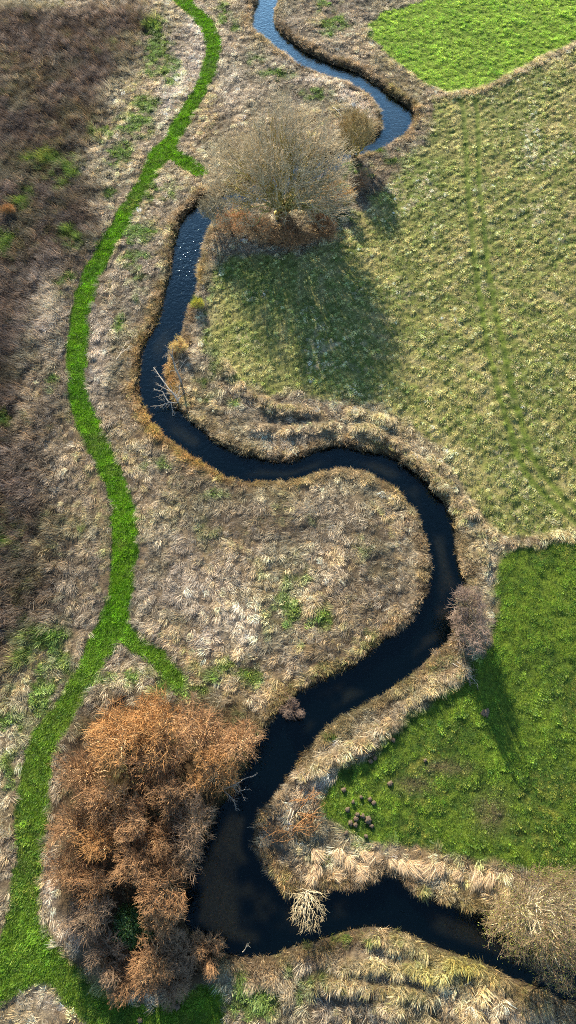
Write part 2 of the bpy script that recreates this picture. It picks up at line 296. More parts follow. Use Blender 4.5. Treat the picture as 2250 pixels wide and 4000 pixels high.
def water_mat():
    m = bpy.data.materials.new('river_water'); n = nt(m)
    geo = n.nodes.new('ShaderNodeNewGeometry')
    a = n.nodes.new('ShaderNodeTexNoise'); a.inputs['Scale'].default_value = 2.2; a.inputs['Detail'].default_value = 4; a.inputs['Roughness'].default_value = .6
    a.inputs['Distortion'].default_value = .6
    link(n, geo.outputs['Position'], a.inputs['Vector'])
    bp = n.nodes.new('ShaderNodeBump'); bp.inputs['Strength'].default_value = .6; bp.inputs['Distance'].default_value = .06
    link(n, a.outputs['Fac'], bp.inputs['Height'])
    rf_ = n.nodes.new('ShaderNodeAttribute'); rf_.attribute_name = 'riffle'
    b2 = n.nodes.new('ShaderNodeTexNoise'); b2.inputs['Scale'].default_value = 2.6; b2.inputs['Detail'].default_value = 2; link(n, geo.outputs['Position'], b2.inputs['Vector'])
    mm = n.nodes.new('ShaderNodeMath'); mm.operation = 'MULTIPLY'; link(n, rf_.outputs['Fac'], mm.inputs[0]); link(n, b2.outputs['Fac'], mm.inputs[1])
    bp0 = bp; bp = n.nodes.new('ShaderNodeBump'); bp.inputs['Strength'].default_value = 1; bp.inputs['Distance'].default_value = .075; link(n, mm.outputs[0], bp.inputs['Height']); link(n, bp0.outputs[0], bp.inputs['Normal'])
    gl = n.nodes.new('ShaderNodeBsdfGlossy'); gl.inputs['Roughness'].default_value = .03; gl.inputs[0].default_value = (.66, .90, .90, 1); link(n, bp.outputs[0], gl.inputs['Normal'])
    tr = n.nodes.new('ShaderNodeBsdfTransparent'); tr.inputs[0].default_value = (.74, .72, .60, 1)
    fr = n.nodes.new('ShaderNodeFresnel'); fr.inputs['IOR'].default_value = 1.38; link(n, bp.outputs[0], fr.inputs['Normal'])
    df = n.nodes.new('ShaderNodeBsdfDiffuse'); df.inputs[0].default_value = (.002, .009, .015, 1)      # fine silt carried in the water
    ms = n.nodes.new('ShaderNodeMixShader'); ms.inputs[0].default_value = .12; link(n, tr.outputs[0], ms.inputs[1]); link(n, df.outputs[0], ms.inputs[2])
    mx = n.nodes.new('ShaderNodeMixShader'); fm = n.nodes.new('ShaderNodeMath'); fm.operation = 'MULTIPLY_ADD'; fm.use_clamp = True; fm.inputs[1].default_value = 4.2; fm.inputs[2].default_value = -.089; link(n, fr.outputs[0], fm.inputs[0]); link(n, fm.outputs[0], mx.inputs[0]); link(n, ms.outputs[0], mx.inputs[1]); link(n, gl.outputs[0], mx.inputs[2])
    o = n.nodes.new('ShaderNodeOutputMaterial'); link(n, mx.outputs[0], o.inputs[0]); return m
def plain_mat(name, c, rough=.8, var=.3, scale=6):
    m = bpy.data.materials.new(name); n = nt(m)
    geo = n.nodes.new('ShaderNodeTexCoord'); nz = n.nodes.new('ShaderNodeTexNoise'); nz.inputs['Scale'].default_value = scale; nz.inputs['Detail'].default_value = 4
    link(n, geo.outputs['Object'], nz.inputs['Vector'])
    at_ = n.nodes.new('ShaderNodeAttribute'); at_.attribute_name = 'blade'
    mr = n.nodes.new('ShaderNodeMapRange'); mr.inputs[3].default_value = 1-var; mr.inputs[4].default_value = 1+var; link(n, nz.outputs['Fac'], mr.inputs[0])
    mu = n.nodes.new('ShaderNodeVectorMath'); mu.operation = 'SCALE'; mu.inputs[0].default_value = tuple(c); link(n, mr.outputs[0], mu.inputs['Scale'])
    m2 = n.nodes.new('ShaderNodeVectorMath'); m2.operation = 'MULTIPLY'; link(n, mu.outputs[0], m2.inputs[0]); link(n, at_.outputs['Color'], m2.inputs[1])
    d = n.nodes.new('ShaderNodeBsdfPrincipled'); d.inputs['Roughness'].default_value = rough; d.inputs['Specular IOR Level'].default_value = .2
    link(n, m2.outputs[0], d.inputs['Base Color'])
    o = n.nodes.new('ShaderNodeOutputMaterial'); link(n, d.outputs[0], o.inputs[0]); return m

def mk_mesh(name, V, F, colr=None, attr='blade', smoothf=False):
    """V (n,3); F list of arrays (m,k)"""
    me = bpy.data.meshes.new(name); V = np.asarray(V, np.float32)
    F = [f for f in F if len(f)]
    me.vertices.add(len(V)); me.vertices.foreach_set('co', V.ravel())
    tot = sum(f.size for f in F); nf = sum(len(f) for f in F)
    me.loops.add(tot); me.polygons.add(nf)
    me.loops.foreach_set('vertex_index', np.concatenate([f.ravel() for f in F]).astype(np.int32))
    sz = np.concatenate([np.full(len(f), f.shape[1]) for f in F]); st = np.concatenate([[0], np.cumsum(sz)[:-1]])
    me.polygons.foreach_set('loop_start', st.astype(np.int32)); me.polygons.foreach_set('loop_total', sz.astype(np.int32))
    if smoothf: me.polygons.foreach_set('use_smooth', np.ones(nf, bool))
    if colr is not None:
        a = me.attributes.new(attr, 'FLOAT_COLOR', 'POINT')
        c4 = np.ones((len(V), 4), np.float32); c4[:, :3] = colr; a.data.foreach_set('color', c4.ravel())
    me.update(calc_edges=True); return me
def add_obj(name, me, mat, parent=None, link_it=True):
    o = bpy.data.objects.new(name, me)
    if mat: me.materials.append(mat)
    if link_it: col.objects.link(o)
    if parent: o.parent = parent
    return o

# ------------------------------------------------------------------ ground, path, water
def axis(lo, hi, step, far):
    a = list(np.arange(lo, hi+step*.5, step)); s = step; p = hi
    while p < far: s *= 1.35; p += s; a.append(p)
    s = step; p = lo
    while p > -far: s *= 1.35; p -= s; a.insert(0, p)
    return np.array(a)
ax = axis(-58, 60, .2, 3000); ay = axis(-22, 128, .2, 3000)
TX, TY = np.meshgrid(ax, ay); tx, ty = TX.ravel(), TY.ravel()
tz = height(tx, ty)
nx, ny = len(ax), len(ay)
ii = (np.arange(ny-1)[:, None]*nx+np.arange(nx-1)[None]).ravel()
quads = np.stack([ii, ii+1, ii+nx+1, ii+nx], 1)
Zt = zones(tx, ty)
gc = cover_colour(tx, ty, Zt, noise(tx, ty, .5, 77, 2))
soil = mixc(np.tile(lin(62, 52, 40), (len(tx), 1)), np.tile(lin(74, 88, 34), (len(tx), 1)), Zt['right'])
gcol = mixc(gc*.75, soil, (.6-.4*np.maximum.reduce([Zt['right']*.3, Zt['topg'], Zt['bot']]))*(1-Zt['path']))
bedn = sstep(.45, .62, noise(tx, ty, 5, 60, 4))
bed = mixc(np.tile(lin(10, 22, 24), (len(tx), 1)), np.tile(lin(190, 152, 110), (len(tx), 1)), bedn*sstep(.5, 1.2, -Zt['riv']))
inr = 1-sstep(-.4, .1, Zt['riv'])
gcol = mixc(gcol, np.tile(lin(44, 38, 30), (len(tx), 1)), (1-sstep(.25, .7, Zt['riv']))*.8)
gcol = mixc(gcol, bed, inr)
mground = ground_mat()
g = add_obj('ground', mk_mesh('ground', np.stack([tx, ty, tz], 1), [quads], gcol, 'cover', True), mground); tag(g, kind='structure')

# mown path: its own sheet just above the ground
pm = samp('path', tx, ty) < .05
fq = quads[pm[quads].all(1)]
used, inv = np.unique(fq.ravel(), return_inverse=True)
p = add_obj('path', mk_mesh('path', np.stack([tx, ty, tz+.012], 1)[used], [inv.reshape(-1, 4)], gcol[used], 'cover', True), mground); tag(p, kind='structure')

wm = samp('riv', tx, ty) < 1.2
wm &= (np.abs(tx) < 75) & (ty > -32) & (ty < 150)
fq = quads[wm[quads].all(1)]; used, inv = np.unique(fq.ravel(), return_inverse=True)
wv = np.stack([tx, ty, np.full(len(tx), WATER)], 1)[used]
rfx, rfy = map(float, at(474, 665, WATER)); rfl = np.exp(-((wv[:, 0]-rfx)/3.5)**2-((wv[:, 1]-rfy)/7.0)**2)
rfx, rfy = map(float, at(700, 105, WATER)); rfl = np.maximum(rfl*.75, .4*np.exp(-((wv[:, 0]-rfx)/9)**2-((wv[:, 1]-rfy)/14)**2))
o = add_obj('river', mk_mesh('river', wv, [inv.reshape(-1, 4)], np.repeat(rfl[:, None], 3, 1), 'riffle', smoothf=True), water_mat()); tag(o, kind='structure')

# ------------------------------------------------------------------ tufts
def tuft(seed, n, length, width, spread, lean, droop, radius, var=.35, warm=.15, stems=False):
    """a clump of bent blades; leans towards +x"""
    r = np.random.default_rng(seed); V = []; F3 = []; F4 = []; Cc = []
    for k in range(n):
        a = r.uniform(0, 2*math.pi); rr = radius*math.sqrt(r.uniform()); bx, by = rr*math.cos(a), rr*math.sin(a)
        L = length*r.uniform(.55, 1.15); out = spread*r.uniform(.3, 1); da = a+r.normal(0, .6)
        dx = math.cos(da)*out+lean*r.uniform(.6, 1.3); dy = math.sin(da)*out+r.normal(0, .12)
        d = np.array([dx, dy, 1.0]); d /= np.linalg.norm(d)
        hd = np.array([dx, dy, 0]); hl = np.linalg.norm(hd)+1e-6; hd /= hl
        p0 = np.array([bx, by, -.04]); p1 = p0+d*L*.5; d2 = d+hd*droop*r.uniform(.4, 1.3)-np.array([0, 0, droop*r.uniform(.3, 1)])
        d2 /= np.linalg.norm(d2); p2 = p1+d2*L*.5
        p2[2] = max(p2[2], .03)
        sd = np.array([-math.sin(da+r.normal(0, .8)), math.cos(da+r.normal(0, .8)), r.normal(0, .2)]); sd /= np.linalg.norm(sd)
        wd = width*r.uniform(.6, 1.2); s = sd*wd*.5; i = len(V)
        V += [p0-s, p0+s, p1-s*.8, p1+s*.8, p2-s*.25, p2+s*.25]
        F4 += [[i, i+1, i+3, i+2], [i+2, i+3, i+5, i+4]]
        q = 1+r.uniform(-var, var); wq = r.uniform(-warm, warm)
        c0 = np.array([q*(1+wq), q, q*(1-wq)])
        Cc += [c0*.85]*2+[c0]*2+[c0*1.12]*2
    return np.array(V), [np.array(F4)], np.array(Cc)
def protos(name, mat, specs):
    out = []
    for i, s in enumerate(specs):
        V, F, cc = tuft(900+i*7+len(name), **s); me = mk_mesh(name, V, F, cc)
        out.append(add_obj(name+'_clump', me, mat, link_it=False))
    return out
def scatter(name, label_kind, P, rot, scl, tint, kind, pr):
    me = bpy.data.meshes.new(name); me.vertices.add(len(P)); me.vertices.foreach_set('co', np.asarray(P, np.float32).ravel())
    for nm, ty_, arr, key in (('rot', 'FLOAT_VECTOR', rot, 'vector'), ('scl', 'FLOAT_VECTOR', scl, 'vector'), ('kind', 'INT', kind, 'value')):
        a = me.attributes.new(nm, ty_, 'POINT'); a.data.foreach_set(key, np.asarray(arr, np.int32 if ty_ == 'INT' else np.float32).ravel())
    a = me.attributes.new('tint', 'FLOAT_COLOR', 'POINT'); c4 = np.ones((len(P), 4), np.float32); c4[:, :3] = tint; a.data.foreach_set('color', c4.ravel())
    o = bpy.data.objects.new(name, me); col.objects.link(o)
    ng = bpy.data.node_groups.new(name+'_nodes', 'GeometryNodeTree')
    ng.interface.new_socket('Geometry', in_out='INPUT', socket_type='NodeSocketGeometry'); ng.interface.new_socket('Geometry', in_out='OUTPUT', socket_type='NodeSocketGeometry')
    N = ng.nodes; gi = N.new('NodeGroupInput'); go = N.new('NodeGroupOutput'); iop = N.new('GeometryNodeInstanceOnPoints')
    jn = N.new('GeometryNodeJoinGeometry')
    for q in reversed(pr):
        oi = N.new('GeometryNodeObjectInfo'); oi.inputs['Object'].default_value = q; oi.inputs['As Instance'].default_value = True
        ng.links.new(oi.outputs['Geometry'], jn.inputs[0])
    def na(nm, dt):
        q = N.new('GeometryNodeInputNamedAttribute'); q.data_type = dt; q.inputs['Name'].default_value = nm; return q.outputs['Attribute']
    ng.links.new(gi.outputs[0], iop.inputs['Points']); ng.links.new(jn.outputs[0], iop.inputs['Instance'])
    iop.inputs['Pick Instance'].default_value = True
    ng.links.new(na('kind', 'INT'), iop.inputs['Instance Index'])
    ng.links.new(na('rot', 'FLOAT_VECTOR'), iop.inputs['Rotation']); ng.links.new(na('scl', 'FLOAT_VECTOR'), iop.inputs['Scale'])
    ng.links.new(iop.outputs[0], go.inputs[0])
    md = o.modifiers.new('scatter', 'NODES'); md.node_group = ng
    tag(o, kind='stuff'); return o

MX, MY = 130, 60     # margin round the frame, photograph pixels
def candidates(dens):
    """jittered points in view, density per m2"""
    s = 1/math.sqrt(dens)
    a = np.arange(-62, 62, s); b = np.arange(-20, 126, s)
    A, B = np.meshgrid(a, b); A = A.ravel(); B = B.ravel()
    A = A+rng.uniform(-.5, .5, len(A))*s; B = B+rng.uniform(-.5, .5, len(B))*s
    px, py = proj(A, B, 0*A)
    k = (px > -MX) & (px < 1449+MX) & (py > -MY) & (py < 2576+MY)
    return A[k], B[k]
mg = grass_mat('green_blades', .42, .5); md_ = grass_mat('dead_blades', .38, .6)
def emit(name, x, y, Zs, pr, base_angle, ang_var, s_lo, s_hi, zs=1.0, tintmul=1.0, tilt=.12):
    n = len(x); r = rng.uniform(0, 1, n)
    tint = cover_colour(x, y, Zs, r)*(np.exp(rng.normal(-.04, .30, n))*tintmul)[:, None]
    ang = base_angle+(noise(x, y, 5, 50, 2)-.5)*2*ang_var+rng.normal(0, ang_var*.5, n)
    z = height(x, y)
    rot = np.stack([rng.normal(0, tilt, n), rng.normal(0, tilt, n), ang], 1)
    cl = .35*noise(x, y, 2.4, 2, 2)+.65*noise(x, y, .62, 4, 2); s = s_lo+(s_hi-s_lo)*np.clip(1.5*(cl-.5)+.5+rng.normal(0, .25, n), 0, 1.15)
    tint = tint*(.62+.72*np.clip((cl-.5)*2+.5, 0, 1))[:, None]; scl = np.stack([s, s, s*zs*rng.uniform(.75, 1.25, n)], 1)  # lit hummock tops and shaded hollows put into the tuft tint
    return scatter(name, 'stuff', np.stack([x, y, z], 1), rot, scl, np.clip(tint, 0, .9), rng.integers(0, len(pr), n), pr)
def clump(x, y, sc=.8, seed=61):
    return sstep(.22, .5, noise(x, y, sc, seed, 2))
def sub(Z, k): return {a: b[k] for a, b in Z.items()}

# short mown grass on the path
pr = protos('mown', mg, [dict(n=34, length=.20, width=.035, spread=.9, lean=.3, droop=.5, radius=.17) for _ in range(3)])
x, y = candidates(26); Z = zones(x, y); k = (Z['path'] > rng.uniform(0, 1, len(x))); 
emit('mown_grass', x[k], y[k], sub(Z, k), pr, 3.4, 1.2, .7, 1.25)
# green meadow
pr = protos('meadow', mg, [dict(n=20, length=.17, width=.03, spread=.8, lean=.5, droop=.8, radius=.12, var=.45) for _ in range(3)])
x, y = candidates(27); Z = zones(x, y); k = (Z['bot'] > rng.uniform(0, 1, len(x))) & (Z['riv'] > .2)
emit('meadow_grass', x[k], y[k], sub(Z, k), pr, 3.6, .8, .6, 1.45)
# far green field
pr = protos('field', mg, [dict(n=20, length=.15, width=.04, spread=.8, lean=.4, droop=.6, radius=.14) for _ in range(3)])
x, y = candidates(20); Z = zones(x, y); k = (Z['topg'] > rng.uniform(0, 1, len(x)))
emit('field_grass', x[k], y[k], sub(Z, k), pr, 3.4, .8, .6, 1.4)
# tussocky pasture
pr = protos('pasture', md_, [dict(n=24, length=.30, width=.032, spread=.7, lean=.9, droop=1.0, radius=.14, var=.45) for _ in range(4)])
x, y = candidates(17); Z = zones(x, y)
v = -x*math.sin(ROW)+y*math.cos(ROW)
rowm = (.72+.28*np.sin(v*2*math.pi/.85+(noise(x, y, 3, 8, 3)-.5)*4))*(.2+.8*clump(x, y, .65, 63))
k = (Z['right']*rowm*(1-1.0*np.exp(-(samp('track', x, y)/.40)**4)) > rng.uniform(0, 1, len(x))) & (Z['riv'] > .3)
emit('pasture_grass', x[k], y[k], sub(Z, k), pr, 3.7, .7, .55, 1.35)
# dead grass, laid over
pr = protos('straw', md_, [dict(n=28, length=.56, width=.027, spread=.7, lean=1.5, droop=1.2, radius=.22, var=.5) for _ in range(4)])
x, y = candidates(15); Z = zones(x, y)
wgt = Z['rest']*(1-Z['green']*.75)*(1-Z['brown']*.6)*(1-Z['thick']*.55)*clump(x, y)
k = (wgt > rng.uniform(0, 1, len(x))) & (Z['riv'] > .35)
emit('dry_grass', x[k], y[k], sub(Z, k), pr, 3.9, 1.6, .45, 1.25)
# ridges of rank grass
pr = protos('rank', md_, [dict(n=36, length=.7, width=.03, spread=.7, lean=.6, droop=1.0, radius=.25, var=.35) for _ in range(3)])
x, y = candidates(12); Z = zones(x, y); k = (Z['ridge']*(1-Z['path']) > rng.uniform(0, 1, len(x))) & (Z['riv'] > .3)
emit('rank_grass', x[k], y[k], sub(Z, k), pr, 4.4, 1.0, .5, 1.0, tintmul=1.25)
# fresh green among the straw
pr = protos('fresh', mg, [dict(n=22, length=.24, width=.04, spread=.9, lean=.3, droop=.7, radius=.15) for _ in range(3)])
x, y = candidates(14); Z = zones(x, y); k = (Z['green']*.95 > rng.uniform(0, 1, len(x))) & (Z['riv'] > .3)
emit('fresh_grass', x[k], y[k], sub(Z, k), pr, 3.4, 1.2, .7, 1.5)
# brown standing stems
pr = protos('stems', md_, [dict(n=30, length=1.0, width=.026, spread=.4, lean=.45, droop=.4, radius=.3, var=.5) for _ in range(3)])
x, y = candidates(9); Z = zones(x, y); k = (Z['brown']*.95 > rng.uniform(0, 1, len(x)))
emit('brown_reeds', x[k], y[k], sub(Z, k), pr, 3.9, .7, .6, 1.1)
# fringe of reeds on both banks
pr = protos('fringe', md_, [dict(n=30, length=.56, width=.028, spread=.75, lean=.35, droop=.6, radius=.25, var=.4) for _ in range(4)])
x, y = candidates(20); Z = zones(x, y); k = (Z['riv'] > .12) & (np.maximum(Z['bank']*.9, 1-sstep(.3, .6, Z['riv'])) > rng.uniform(0, 1, len(x)))
emit('bank_reeds', x[k], y[k], sub(Z, k), pr, 4.6, 1.6, .45, 1.0)

# ------------------------------------------------------------------ woody things
def tubes(Pl, Rd, sides=3, shade=None, seed=0):
    """Pl (m,s,3) centre lines, Rd (m,s) radii -> V, F, colour"""
    m, s_, _ = Pl.shape
    T = np.gradient(Pl, axis=1) if s_ > 1 else Pl*0
    T /= np.linalg.norm(T, axis=2, keepdims=True)+1e-9
    up = np.where(np.abs(T[..., 2:3]) > .9, np.array([1., 0, 0]), np.array([0, 0, 1.]))
    A = np.cross(T, up); A /= np.linalg.norm(A, axis=2, keepdims=True)+1e-9; B = np.cross(T, A)
    th = np.arange(sides)*2*math.pi/sides
    V = Pl[:, :, None]+Rd[:, :, None, None]*(A[:, :, None]*np.cos(th)[:, None]+B[:, :, None]*np.sin(th)[:, None])
    idx = np.arange(m*s_*sides).reshape(m, s_, sides); a = idx[:, :-1]; b = idx[:, 1:]
    F = np.stack([a, np.roll(a, -1, 2), np.roll(b, -1, 2), b], -1).reshape(-1, 4)
    r = np.random.default_rng(seed); q = r.uniform(.65, 1.3, m) if shade is None else shade
    wv_ = r.uniform(-.08, .08, m)
    cc = np.repeat(np.stack([q*(1+wv_), q, q*(1-wv_)], 1), s_*sides, 0)
    return V.reshape(-1, 3), F, cc
def cat(parts):
    V = []; F = []; Cc = []; n = 0
    for v, f, c in parts: V.append(v); F.append(f+n); Cc.append(c); n += len(v)
    return np.vstack(V), [np.vstack(F)], np.vstack(Cc)
def hermite(P0, P1, T0, T1, s_, r, wob):
    t = np.linspace(0, 1, s_)[None, :, None]; L = np.linalg.norm(P1-P0, axis=1)[:, None, None]
    a = P0[:, None]*(2*t**3-3*t*t+1)+P1[:, None]*(3*t*t-2*t**3)+T0[:, None]*L*(t**3-2*t*t+t)+T1[:, None]*L*(t**3-t*t)
    nz_ = r.normal(0, 1, a.shape)*L*wob; nz_[:, 0] = 0; nz_[:, -1] = 0
    return a+nz_
def unit(v): return v/(np.linalg.norm(v, axis=-1, keepdims=True)+1e-9)
def dome(r, blobs, n):
    """points in the union of ellipsoids (cx,cy,cz,rx,ry,rz,share)"""
    out = []; tot = sum(b[6] for b in blobs)
    for cx_, cy_, cz_, rx, ry, rz, sh in blobs:
        k = max(6, int(n*sh/tot)); d = unit(r.normal(0, 1, (k*2, 3))); d = d[(d[:, 2] > -.45)][:k]
        lump = .82+.30*noise(np.arctan2(d[:, 1], d[:, 0])*2.2+cx_, d[:, 2]*2.2+cy_, .8, int(abs(cx_*7+rx*31)), 2)
        rad = r.uniform(.25, 1, len(d))**.38*lump
        out.append(np.array([cx_, cy_, cz_])+d*rad[:, None]*np.array([rx, ry, rz]))
    return np.vstack(out)
def woody(seed, blobs, n, r0=.16, tw=.016, counts=(8, 42, 300), twl=.5, nt_=3, base=(0, 0, 0), spread0=.25, lift=.5, droop=0.0, fr=(.22, .50, .80)):
    """bare crown grown back from its tips: returns (trunk, limbs, twigs) meshes data"""
    r = np.random.default_rng(seed); tips = dome(r, blobs, n); tips[:, 2] = np.maximum(tips[:, 2], .12); B = np.array(base, float)
    lv = [tips]; par = []
    cur = tips
    for cnt, f in zip(reversed(counts), reversed(fr)):
        cnt = min(cnt, max(2, len(cur)//2)); seeds = cur[r.choice(len(cur), cnt, replace=False)]
        D = ((cur[:, None]-seeds[None])**2).sum(2); a = D.argmin(1)
        cen = np.stack([tips_mean(cur, a, k) for k in range(cnt)])
        ref = cen
        g_ = f if cur is tips else f/prevf
        node = B+(ref-B)*g_; node[:, 2] += lift*(1-f)*.6*np.linalg.norm(ref[:, :2]-B[:2], axis=1)*.25
        node += r.normal(0, .06, node.shape)*np.linalg.norm(node-B, axis=1)[:, None]
        node[:, 2] = np.maximum(node[:, 2], .1)
        par.append(a); lv.append(node); cur = node; prevf = f
    # base points
    ang = r.uniform(0, 6.283, len(cur)); bp_ = B+np.stack([np.cos(ang), np.sin(ang), 0*ang-.15/spread0*0], 1)*spread0*r.uniform(.2, 1, len(cur))[:, None]; bp_[:, 2] = B[2]-.25
    par.append(np.arange(len(cur))); lv.append(bp_)
    segs = []; K = len(lv)-1
    tan = [None]*(K+1); tan[K] = unit(np.stack([(lv[K-1]-bp_)[:, 0]*.35, (lv[K-1]-bp_)[:, 1]*.35, np.abs((lv[K-1]-bp_)[:, 2])+.6], 1))
    for k in range(K-1, -1, -1):
        pa = lv[k+1][par[k]]; d = unit(lv[k]-pa); tan[k] = unit(d+.35*tan[k+1][par[k]]+r.normal(0, .12, d.shape)-np.array([0, 0, droop if k < 2 else 0]))
    rads = [tw, tw*1.6, max(tw*2.6, r0*.26), max(tw*3.4, r0*.55), r0]
    rads = rads[:K]+[r0] if K < 5 else rads
    data = []
    for k in range(K-1, -1, -1):
        P0 = lv[k+1][par[k]]; P1 = lv[k]; pl = hermite(P0, P1, tan[k+1][par[k]], tan[k], 5 if k < K-1 else 6, r, .05)
        ra, rb = rads[min(k+1, len(rads)-1)], rads[k]
        rd = np.linspace(ra*(1.0 if k == K-1 else .8), rb, pl.shape[1])[None]*r.uniform(.8, 1.2, (len(pl), 1))
        data.append((pl, rd))
    # fine twigs at every tip and along the finest branches
    P = np.repeat(lv[0], nt_, 0); d = np.repeat(tan[0], nt_, 0); d = unit(d+r.normal(0, .7, d.shape)); L = r.uniform(.35, 1.1, (len(P), 1))*twl
    q = unit(d+r.normal(0, .25, d.shape)-np.array([0, 0, droop])); pl = np.stack([P, P+d*L*.5, P+d*L*.5+q*L*.5], 1)
    rd = np.array([[tw*.9, tw*.75, tw*.4]])*r.uniform(.8, 1.2, (len(P), 1))
    fl, frd = data[-1]; mid = fl[:, 2]; dm = unit(fl[:, 3]-fl[:, 1]); P = np.repeat(mid, 2, 0); d = unit(np.repeat(dm, 2, 0)+r.normal(0, .6, (len(mid)*2, 3))); L = r.uniform(.4, 1.2, (len(P), 1))*twl
    pl2 = np.stack([P, P+d*L*.5, P+d*L*.9+r.normal(0, .08, d.shape)*L], 1); rd2 = np.array([[tw*.9, tw*.7, tw*.4]])*np.ones((len(P), 1))
    trunk = tubes(data[0][0], data[0][1], 7, None, seed)
    limbs = cat([tubes(a, b, 5, None, seed+1) for a, b in data[1:-1]])
    twigs = cat([tubes(a, b, 3, None, seed+2) for a, b in (data[-1], (pl, rd), (pl2, rd2))])
    return (trunk[0], [trunk[1]], trunk[2]), limbs, twigs, lv[0]
def tips_mean(cur, a, k):
    m_ = cur[a == k]; return m_.mean(0) if len(m_) else cur[k % len(cur)]
def leafset(seed, P, n, size, spread):
    r = np.random.default_rng(seed); c = P[r.integers(0, len(P), n)]+r.normal(0, spread, (n, 3)); c[:, 2] = np.maximum(c[:, 2], .05)
    u = unit(r.normal(0, 1, (n, 3))); v_ = unit(np.cross(u, r.normal(0, 1, (n, 3)))); s_ = size*r.uniform(.6, 1.3, (n, 1))
    V = np.stack([c-u*s_, c+v_*s_*.45, c+u*s_, c-v_*s_*.45], 1).reshape(-1, 3); F = np.arange(n*4).reshape(n, 4)
    q = r.uniform(.6, 1.4, n); wq = r.uniform(-.2, .2, n); cc = np.repeat(np.stack([q*(1+wq), q, q*(1-wq)], 1), 4, 0)
    return V, [F], cc
BARK = {}
def bark(name, c, **k):
    if name not in BARK: BARK[name] = plain_mat(name, c, **k)
    return BARK[name]
m_grey = bark('grey_bark', lin(150, 140, 112)); m_olive = bark('olive_bark', lin(150, 138, 80)); m_tan = bark('tan_bark', lin(190, 152, 104))
m_pale = bark('bleached_wood', lin(186, 172, 146), var=.2); m_dark = bark('dark_bark', lin(92, 74, 58))
m_leaf = grass_mat('leaf', .4, .5)
def leaf_mat(name, c):
    m = bpy.data.materials.new(name); n = nt(m); b = n.nodes.new('ShaderNodeAttribute'); b.attribute_name = 'blade'
    mu = n.nodes.new('ShaderNodeVectorMath'); mu.operation = 'MULTIPLY'; mu.inputs[0].default_value = tuple(c); link(n, b.outputs['Color'], mu.inputs[1])
    d = n.nodes.new('ShaderNodeBsdfPrincipled'); d.inputs['Roughness'].default_value = .5; t = n.nodes.new('ShaderNodeBsdfTranslucent'); mx = n.nodes.new('ShaderNodeMixShader'); mx.inputs[0].default_value = .35
    link(n, mu.outputs[0], d.inputs['Base Color']); link(n, mu.outputs[0], t.inputs[0]); link(n, d.outputs[0], mx.inputs[1]); link(n, t.outputs[0], mx.inputs[2])
    o = n.nodes.new('ShaderNodeOutputMaterial'); link(n, mx.outputs[0], o.inputs[0]); return m
def zat(x, y): return float(height(np.array([x]), np.array([y]))[0])
def thing(name, x, y, z, label, cat_, group=None, rz=0, sc=1.0):
    e = bpy.data.objects.new(name, None); col.objects.link(e); e.location = (x, y, z); e.rotation_euler.z = rz
    e.scale = sc if isinstance(sc, tuple) else (sc, sc, sc); e.empty_display_size = .3
    return tag(e, label, cat_, group)
def plant(name, D, label, cat_, data, mats, group=None, rz=0, sc=1.0, zc=0.0, leaves=None, sink=0.0):
    """D = pixel of the foot (or of a point zc metres above it)"""
    x, y = at(D[0], D[1], zc); x = float(x); y = float(y); z = max(zat(x, y), WATER-.3)-sink
    e = thing(name, x, y, z, label, cat_, group, rz, sc)
    names = ('trunk', 'limbs', 'twigs')
    for nm, dt, mt in zip(names, data, mats):
        me = dt if isinstance(dt, bpy.types.Mesh) else mk_mesh(nm, dt[0], dt[1], dt[2])
        if len(me.materials): me = me.copy(); me.materials.clear()
        add_obj(nm, me, mt, e)
    if leaves is not None:
        add_obj('leaves', mk_mesh('leaves', *leaves[0]), leaves[1], e)
    return e

# the great bare willow at the upper bend
W = woody(11, [(1.2, .5, 6.9, 6.2, 6.2, 6.0, 4.2), (3.6, 1.5, 10.2, 3.0, 3.0, 3.0, .9), (-.6, 2.4, 11.2, 2.8, 2.8, 2.6, .8), (6.2, .5, 7.6, 2.6, 2.8, 2.8, .7), (-2.2, -2.2, 9.2, 2.6, 2.6, 2.6, .7), (1.8, -3.4, 8.6, 2.6, 2.4, 2.8, .7), (-5.2, -1.6, 3.4, 4.2, 3.8, 2.6, 1.3), (5.2, -2, 3.4, 4.0, 3.4, 2.6, 1.1), (-4.6, 0, 6.2, 4.6, 5.4, 4.9, 2.6), (5.2, -1, 5.4, 3.6, 4.6, 4.2, 1.8), (0, -3.2, 5.2, 6.0, 3.6, 2.8, .7)], 2350, r0=.28, tw=.0140, counts=(13, 80, 520), twl=.9, nt_=3, spread0=.9)
plant('willow_tree', (706, 540), 'great bare olive-grey willow spreading over the upper river bend', 'tree', W[:3], (m_olive, m_olive, bark('olive_twigs', lin(182, 166, 132))))
W = woody(12, [(0, .2, 4.1, 2.5, 2.4, 2.9, 1)], 800, r0=.20, tw=.013, counts=(5, 24, 130), twl=.5, spread0=.12)
plant('bare_tree', (890, 397), 'small round bare tree at the water on the far side of the big willow', 'tree', W[:3], (m_dark, m_olive, bark('golden_twigs', lin(166, 146, 100))))
W = woody(13, [(0, .2, 2.7, 1.8, 1.5, 1.5, 1)], 380, r0=.09, tw=.014, counts=(3, 12, 60), twl=.5, spread0=.06)
plant('sapling', (541, 573), 'thin grey sapling leaning over the river left of the great willow', 'tree', W[:3], (m_grey, m_grey, m_grey))

